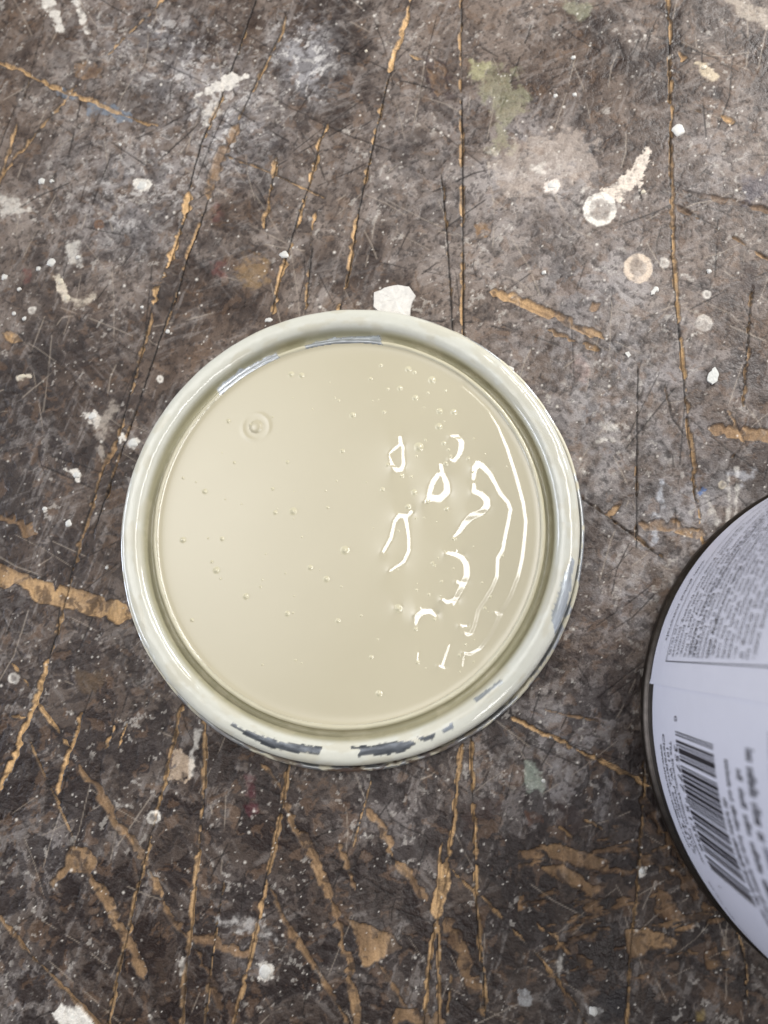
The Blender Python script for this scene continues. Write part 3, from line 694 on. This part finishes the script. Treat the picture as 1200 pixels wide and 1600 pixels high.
def relief(S, M):
    """height whose x-slope is S inside the mask M, as flat as possible elsewhere (weighted least squares, conjugate gradients)"""
    wx_ = (1 + 900 * M ** 2)[:-1]; wy_ = (.45 + 2.0 * (1 - M))[:, :-1]; lam = .002
    def op(h):
        gx = wx_ * (h[1:] - h[:-1]); gy = wy_ * (h[:, 1:] - h[:, :-1])
        o = lam * h
        o[1:] += gx; o[:-1] -= gx; o[:, 1:] += gy; o[:, :-1] -= gy
        return o
    r_ = np.zeros(S.shape); t_ = wx_ * S[:-1] * PS; r_[1:] += t_; r_[:-1] -= t_
    dg_ = np.full(S.shape, lam); dg_[1:] += wx_; dg_[:-1] += wx_; dg_[:, 1:] += wy_; dg_[:, :-1] += wy_
    h = np.zeros(S.shape); z_ = r_ / dg_; p_ = z_.copy(); rz = (r_ * z_).sum()
    for _ in range(500):
        Ap = op(p_); al = rz / (p_ * Ap).sum(); h += al * p_; r_ -= al * Ap
        z_ = r_ / dg_; rn = (r_ * z_).sum(); p_ = z_ + rn / rz * p_; rz = rn
    return h
PH = relief(slope, MSK)
# low swell, a big burst blister, meniscus at the wall
PH = PH + .10 * (fbm(GX.ravel(), GY.ravel(), 30, 2, 60).reshape(GX.shape) - .5)
bc = at(400, 667, PZ)[:2] - LC
rb = np.hypot(GX - bc[0], GY - bc[1])
PH += .16 * np.exp(-((rb - 4.9) / .75) ** 2) * (.7 + .5 * np.sin(np.arctan2(GY - bc[1], GX - bc[0]) * 2 + .5)) + .6 * np.sqrt(np.clip(1 - (rb / 2.3) ** 2, 0, 1))
rp = np.hypot(GX, GY)
PH += .7 * np.exp((rp - PR) / 1.1)
pme = grid_mesh('paint_pool', GX, GY, PZ + PH, keep=rp < PR)
paint_mat = material('wet_beige_paint', color=tuple(paint_c), rough=.085, var=.012, vscale=60, ior=1.58)
pool = link('paint_pool', pme, paint_mat, lid)
pool['label'] = 'glossy beige wet paint with wrinkles and air bubbles'

# air bubbles: domes of paint film, shared mesh
bv = [(0, 0, .55)]; bf = []
for k, (rr_, zz) in enumerate(((.35, .49), (.66, .34), (.95, .18), (1.35, .06), (1.8, -.04))):
    bv += [(rr_ * math.cos(2 * math.pi * i / 12), rr_ * math.sin(2 * math.pi * i / 12), zz) for i in range(12)]
for i in range(12):
    j = (i + 1) % 12; bf.append((0, 1 + i, 1 + j))
    for k in range(4): bf.append((1 + 12 * k + i, 13 + 12 * k + i, 13 + 12 * k + j, 1 + 12 * k + j))
bub_me = bpy.data.meshes.new('bubble'); bub_me.from_pydata(bv, [], bf)
for p in bub_me.polygons: p.use_smooth = True
bub_mat = material('bubble_film', color=tuple(lin(200, 193, 166)), rough=.05)
bub_me.materials.append(bub_mat)
BUB = [(455,585,4),(471,587,4),(357,658,3),(529,626,2),(535,705,3),(449,722,2.5),(366,723,2),(286,747,1.8),(426,764,2.2),(458,799,5),(430,801,3),(512,793,2),(286,844,4),(347,842,3),(320,768,3.5),
 (338,891,4.5),(331,878,2),(384,932,4),(485,887,3.5),(510,905,4),(539,860,5.5),(449,959,3.5),(528,970,3),(300,969,2.5),(407,917,1.8),(595,571,2.5),(638,577,4),(648,582,2.5),(675,594,5),(579,592,2.5),
 (625,607,3.5),(606,608,2),(649,622,4),(669,614,2),(696,611,2),(687,643,4),(709,644,4),(600,644,2.5),(551,649,4),(686,667,4.5),(655,699,6),(651,713,1.8),(598,765,3),(648,770,4),(698,796,3),(637,792,3.5),
 (732,717,2.5),(643,745,2),(622,951,4.5),(592,1084,4),(580,1027,2.5),(690,909,2),(670,929,2),(651,922,1.6),(785,869,1.8),(766,933,1.8),(758,951,2.2),(676,880,2),(679,884,2),(697,724,3),(668,783,2.5),(627,744,3),
 (606,727,2.5),(708,842,2.5),(694,693,3),(701,703,2),(704,713,2),(665,688,1.8),(679,968,2),(649,983,2.5),(652,1035,2.5),(718,1024,2)]
for i in range(60):
    a = rng.uniform(0, 6.283); r = math.sqrt(rng.random()) * 60; p = at(545, 840, PZ)[:2] + r * np.array([math.cos(a), math.sin(a)])
    uu, vv = to_px(np.array([[p[0], p[1], PZ]])); BUB.append((uu[0], vv[0], rng.uniform(.8, 1.5)))
for (x, y, r) in BUB:
    c = at(x, y, PZ)[:2] - LC
    i = int(round((c[0] - g[0]) / PS)); j = int(round((c[1] - g[0]) / PS))
    o = bpy.data.objects.new('bubble', bub_me); COL.objects.link(o); o.parent = pool
    o.location = (c[0] * MM, c[1] * MM, (PZ + PH[i, j]) * MM)
    s = (.2 + r) * .18 * MM; o.scale = (s, s, s); o.rotation_euler = (0, 0, rng.uniform(0, 6))

# ------------------------------------------------------------------ the can
CC = np.array([145.17, -23.33]); CR_ = 84.0
can = link('paint_can', None)
can.location = (CC[0] * MM, CC[1] * MM, 0)
can['label'] = 'large white-labelled metal paint can with barcode standing beside the lid'
can['category'] = 'paint can'
steel_mat = material('can_steel', color=tuple(lin(120, 118, 116)), rough=.3, metal=.95, var=.2, vscale=300)
dark_mat = material('can_bottom_seam', color=tuple(lin(78, 71, 64)), rough=.42, metal=.9, var=.35, vscale=400)

def lathe(profile, n=192):
    m = len(profile); co = []
    for i in range(n):
        a = 2 * math.pi * i / n
        co += [(r * math.cos(a) * MM, r * math.sin(a) * MM, z * MM) for r, z in profile]
    i = np.arange(n)
    q = np.stack([i[:, None] * m + np.arange(m - 1), ((i + 1) % n)[:, None] * m + np.arange(m - 1), ((i + 1) % n)[:, None] * m + np.arange(1, m), i[:, None] * m + np.arange(1, m)], -1).reshape(-1, 4)
    return np.array(co), q
def lathe_obj(name, profile, mat, parent, n=192):
    co, q = lathe(profile, n); return link(name, raw_mesh(name, co, q), mat, parent)
lathe_obj('body', [(83.4, 2.0), (83.75, 5), (83.75, 184), (83.2, 186)], steel_mat, can)
lathe_obj('bottom_seam', [(80.5, 3.0), (80.6, .4), (81.6, .15), (83.6, .15), (84.7, .5), (85.1, 1.4), (85.1, 3.2), (84.8, 4.2), (84.0, 4.8), (83.6, 5.2)], dark_mat, can)
lathe_obj('top_ring', [(83.7, 184), (84.9, 184.5), (85.3, 186.5), (84.8, 188.5), (83, 189.5), (80, 189.3), (78.6, 188), (77.5, 183), (76.2, 182.5), (75.6, 187), (74.2, 188.2), (73, 187.5), (72.8, 183)], steel_mat, can)
lathe_obj('inner_wall', [(82.9, 184), (82.9, 120), (60, 119.5), (20, 119.5), (.5, 119.5)], paint_mat, can)

SEAM = math.radians(170.4)
def label_mesh(a0, a1, r0, z_lo, z_hi, na, nz, lift0=0., lift1=0.):
    A = np.linspace(a0, a1, na); Zs = np.linspace(z_lo, z_hi, nz)
    AA, ZZ = np.meshgrid(A, Zs, indexing='ij')
    rr = r0 + .10 * (fbm(AA * 84, ZZ, 24, 3, 70) - .5)
    t = (AA - a0) / (a1 - a0)
    rr = rr + lift1 * sstep(1 - math.radians(1.6) / (a1 - a0), 1, t) + lift0
    ZZ = ZZ + .25 * (vnoise(AA * 30, 0 * AA, 71) - .5) * (ZZ < z_lo + .01)
    co = np.stack([rr * np.cos(AA), rr * np.sin(AA), ZZ], -1).reshape(-1, 3) * MM
    ii = np.arange(na * nz).reshape(na, nz)
    q = np.stack([ii[:-1, :-1], ii[1:, :-1], ii[1:, 1:], ii[:-1, 1:]], -1).reshape(-1, 4)
    return raw_mesh('label', co, q)
paper = material('label_paper', color=tuple(lin(226, 226, 238)), rough=.38, var=.025, vscale=120, bump=.00008, bscale=60)
# the sheet goes once round and laps over itself; the lapping end hangs a little lower
lab = link('label', label_mesh(SEAM, SEAM + math.radians(359.0), 84.12, 11.8, 180, 240, 30), paper, can)
lap = link('label_lap', label_mesh(SEAM - math.radians(52), SEAM + math.radians(.5), 84.34, 8.6, 180, 90, 30, 0, .22), paper, can)
lap['label'] = 'overlapping end of the white label with fine print'
ink = material('black_ink', color=tuple(lin(38, 36, 44)), rough=.5, var=.1, vscale=300)
grey_ink = material('grey_ink', color=tuple(lin(120, 120, 132)), rough=.5, var=.1, vscale=300)
R_LOW, R_HIGH = 84.30, 84.62

def wrap(verts, th0, z0, R):
    return [(R * math.cos(th0 + x / R) * MM, R * math.sin(th0 + x / R) * MM, (z0 + y) * MM) for x, y in verts]
def bars(name, rects, R, mat, parent):
    """rects (theta0 deg, theta1 deg, z0, z1): each a printed bar with its own few faces, one printed piece"""
    co = []; fa = []
    for (a0, a1, z0, z1) in rects:
        n_ = max(1, int(abs(a1 - a0) / 1.5)); m_ = max(1, int((z1 - z0) / 12))
        for i in range(n_):
            for j in range(m_):
                b = len(co)
                for (s, t) in ((i, j), (i + 1, j), (i + 1, j + 1), (i, j + 1)):
                    a = math.radians(a0 + (a1 - a0) * s / n_)
                    co.append((R * math.cos(a) * MM, R * math.sin(a) * MM, (z0 + (z1 - z0) * t / m_) * MM))
                fa.append((b, b + 1, b + 2, b + 3))
    me = bpy.data.meshes.new(name); me.from_pydata(co, [], fa)
    return link(name, me, mat, parent)

TEXTS = []
def text(s, a0, a1, z, size, R, parent, bold=0.0, name='printed_text', mat=None):
    c = bpy.data.curves.new('txt', 'FONT'); c.body = s; c.size = size; c.resolution_u = 2; c.offset = bold; c.fill_mode = 'FRONT'
    o = bpy.data.objects.new('txt', c); COL.objects.link(o)
    TEXTS.append((o, a0, a1, z, R, parent, name, mat or ink))
def flush_texts():
    bpy.context.view_layer.update()
    dg = bpy.context.evaluated_depsgraph_get()
    for o, a0, a1, z, R, parent, name, mat in TEXTS:
        ev = o.evaluated_get(dg); me = ev.to_mesh()
        vs_ = [(v.co.x, v.co.y) for v in me.vertices]; fs = [tuple(p.vertices) for p in me.polygons]
        x0 = min(v[0] for v in vs_); x1 = max(v[0] for v in vs_)
        k = 1.0 if a1 is None else math.radians(a1 - a0) * R / (x1 - x0)
        nm = bpy.data.meshes.new(name)
        nm.from_pydata(wrap([((x - x0) * k, y) for x, y in vs_], math.radians(a0), z, R), [], fs)
        ev.to_mesh_clear()
        link(name, nm, mat, parent)
    for o, *_ in TEXTS: bpy.data.objects.remove(o)
    TEXTS.clear()

# upper block: fine print in a ruled box, on the lapping end
bars('box_rule', [(118.5, 166.0, 22.6, 22.95), (165.85, 166.05, 22.6, 178)], R_HIGH, ink, lap)
text('with global materials', 142.6, 161.6, 17.2, 2.9, R_HIGH, lap)
LINES = [
 'inhaled. Use only with adequate ventilation. To avoid over-', 'exposure, open windows and doors or use other means to',
 'ensure fresh air entry during application and drying. If', 'you experience eye watering, headaches, or dizziness, in-',
 'crease fresh air, or wear respiratory protection or leave', 'the area. Avoid contact with eyes and skin. Wash hands',
 'after using. Keep container closed when not in use. Do not', 'transfer contents to other containers for storage.',
 'FIRST AID: In case of eye contact, flush thoroughly with', 'large amounts of water. Get medical attention if irritation',
 'persists. If swallowed, call Poison Control Center, hospital', 'emergency room, or physician immediately. DO NOT TAKE',
 'INTERNALLY. KEEP OUT OF REACH OF CHILDREN. DANGER:', 'Rags and waste soaked with this product may catch fire',
 'if improperly discarded. Imme-', 'diately seal in water in a metal container with this product.', 'regulations. Keep from freezing. Dispose', ]
zl = 24.2 + 3.55 * len(LINES)
for i, s in enumerate(LINES):
    z = zl - 3.55 * (i)
    full = len(s) > 44
    bold = .05 if ('DANGER' in s or 'DO NOT' in s or 'FIRST' in s) else .0
    text(s, 119.5 if full else 165 - len(s) * .78, 165.0, z, 3.0, R_HIGH, lap, bold)
text('120 (2/10)', 158.5, 164.6, 24.3, 2.2, R_HIGH, lap)

# lower block: maker's address, barcode and notes
text('The Sherwin-Williams Company', 181.0, 203.6, 28.7, 2.7, R_LOW, lab, .035)
text('101 W. Prospect Ave.', 182.6, 202.2, 25.4, 2.7, R_LOW, lab, .035)
text('Cleveland, Ohio 44115', 180.2, 202.9, 22.2, 2.7, R_LOW, lab, .035)
text('www.sherwin-williams.com', 182.4, 202.3, 19.0, 2.7, R_LOW, lab, .035)
# UPC-A
DIG = '035777515061'
Lc = ['0001101', '0011001', '0010011', '0111101', '0100011', '0110001', '0101111', '0111011', '0110111', '0001011']
bits = '101' + ''.join(Lc[int(c)] for c in DIG[:6]) + '01010' + ''.join(''.join('1' if b == '0' else '0' for b in Lc[int(c)]) for c in DIG[6:]) + '101'
A0, A1 = 178.75, 203.3
rects = []; i = 0
while i < 95:
    if bits[i] == '1':
        j = i
        while j < 95 and bits[j] == '1': j += 1
        tall = i < 10 or i > 84 or 44 < i < 50
        rects.append((A0 + (A1 - A0) * i / 95, A0 + (A1 - A0) * j / 95, 35.2 if tall else 37.2, 64.2))
        i = j
    else: i += 1
for r_ in rects:
    bars('barcode_bar', [r_], R_LOW, ink, lab)
text('0', 176.0, None, 34.4, 3.4, R_LOW, lab)
text('35777', 181.4, 189.7, 33.2, 4.2, R_LOW, lab)
text('51506', 192.0, 200.4, 33.2, 4.2, R_LOW, lab)
text('1', 206.6, None, 33.6, 3.0, R_LOW, lab)
flush_texts()
# print too blurred to read in the photo: rows of short ink marks, the length of words
def blur_row(a0, a1, z, h, mat, gap=.5, seed=0):
    r = random.Random(seed); a = a0; rs = []
    while a < a1:
        w = r.uniform(1.0, 4.2); b = min(a + w, a1); t = a
        while t < b - .15:
            s = r.uniform(.16, .34); hh = h * r.choice([.62, .66, .7, 1.0]); rs.append((t, min(t + s, b), z, z + hh)); t += s + r.uniform(.09, .2)
        a = b + gap
    bars('printed_text', rs, R_LOW, mat, lab)
blur_row(186.5, 207, 66.5, 2.6, ink, seed=1)
blur_row(180.3, 207, 71.0, 2.6, ink, .4, seed=2)
blur_row(181.0, 206, 77.5, 3.4, ink, .9, seed=3)
blur_row(177.5, 190, 83.5, 4.6, ink, .8, seed=4)
blur_row(190.5, 208, 84.5, 4.5, grey_ink, .9, seed=5)
blur_row(174.5, 192, 95.0, 6.0, grey_ink, .6, seed=6)
blur_row(208.5, 222, 9.5 + 12, 1.6, grey_ink, .6, seed=8)
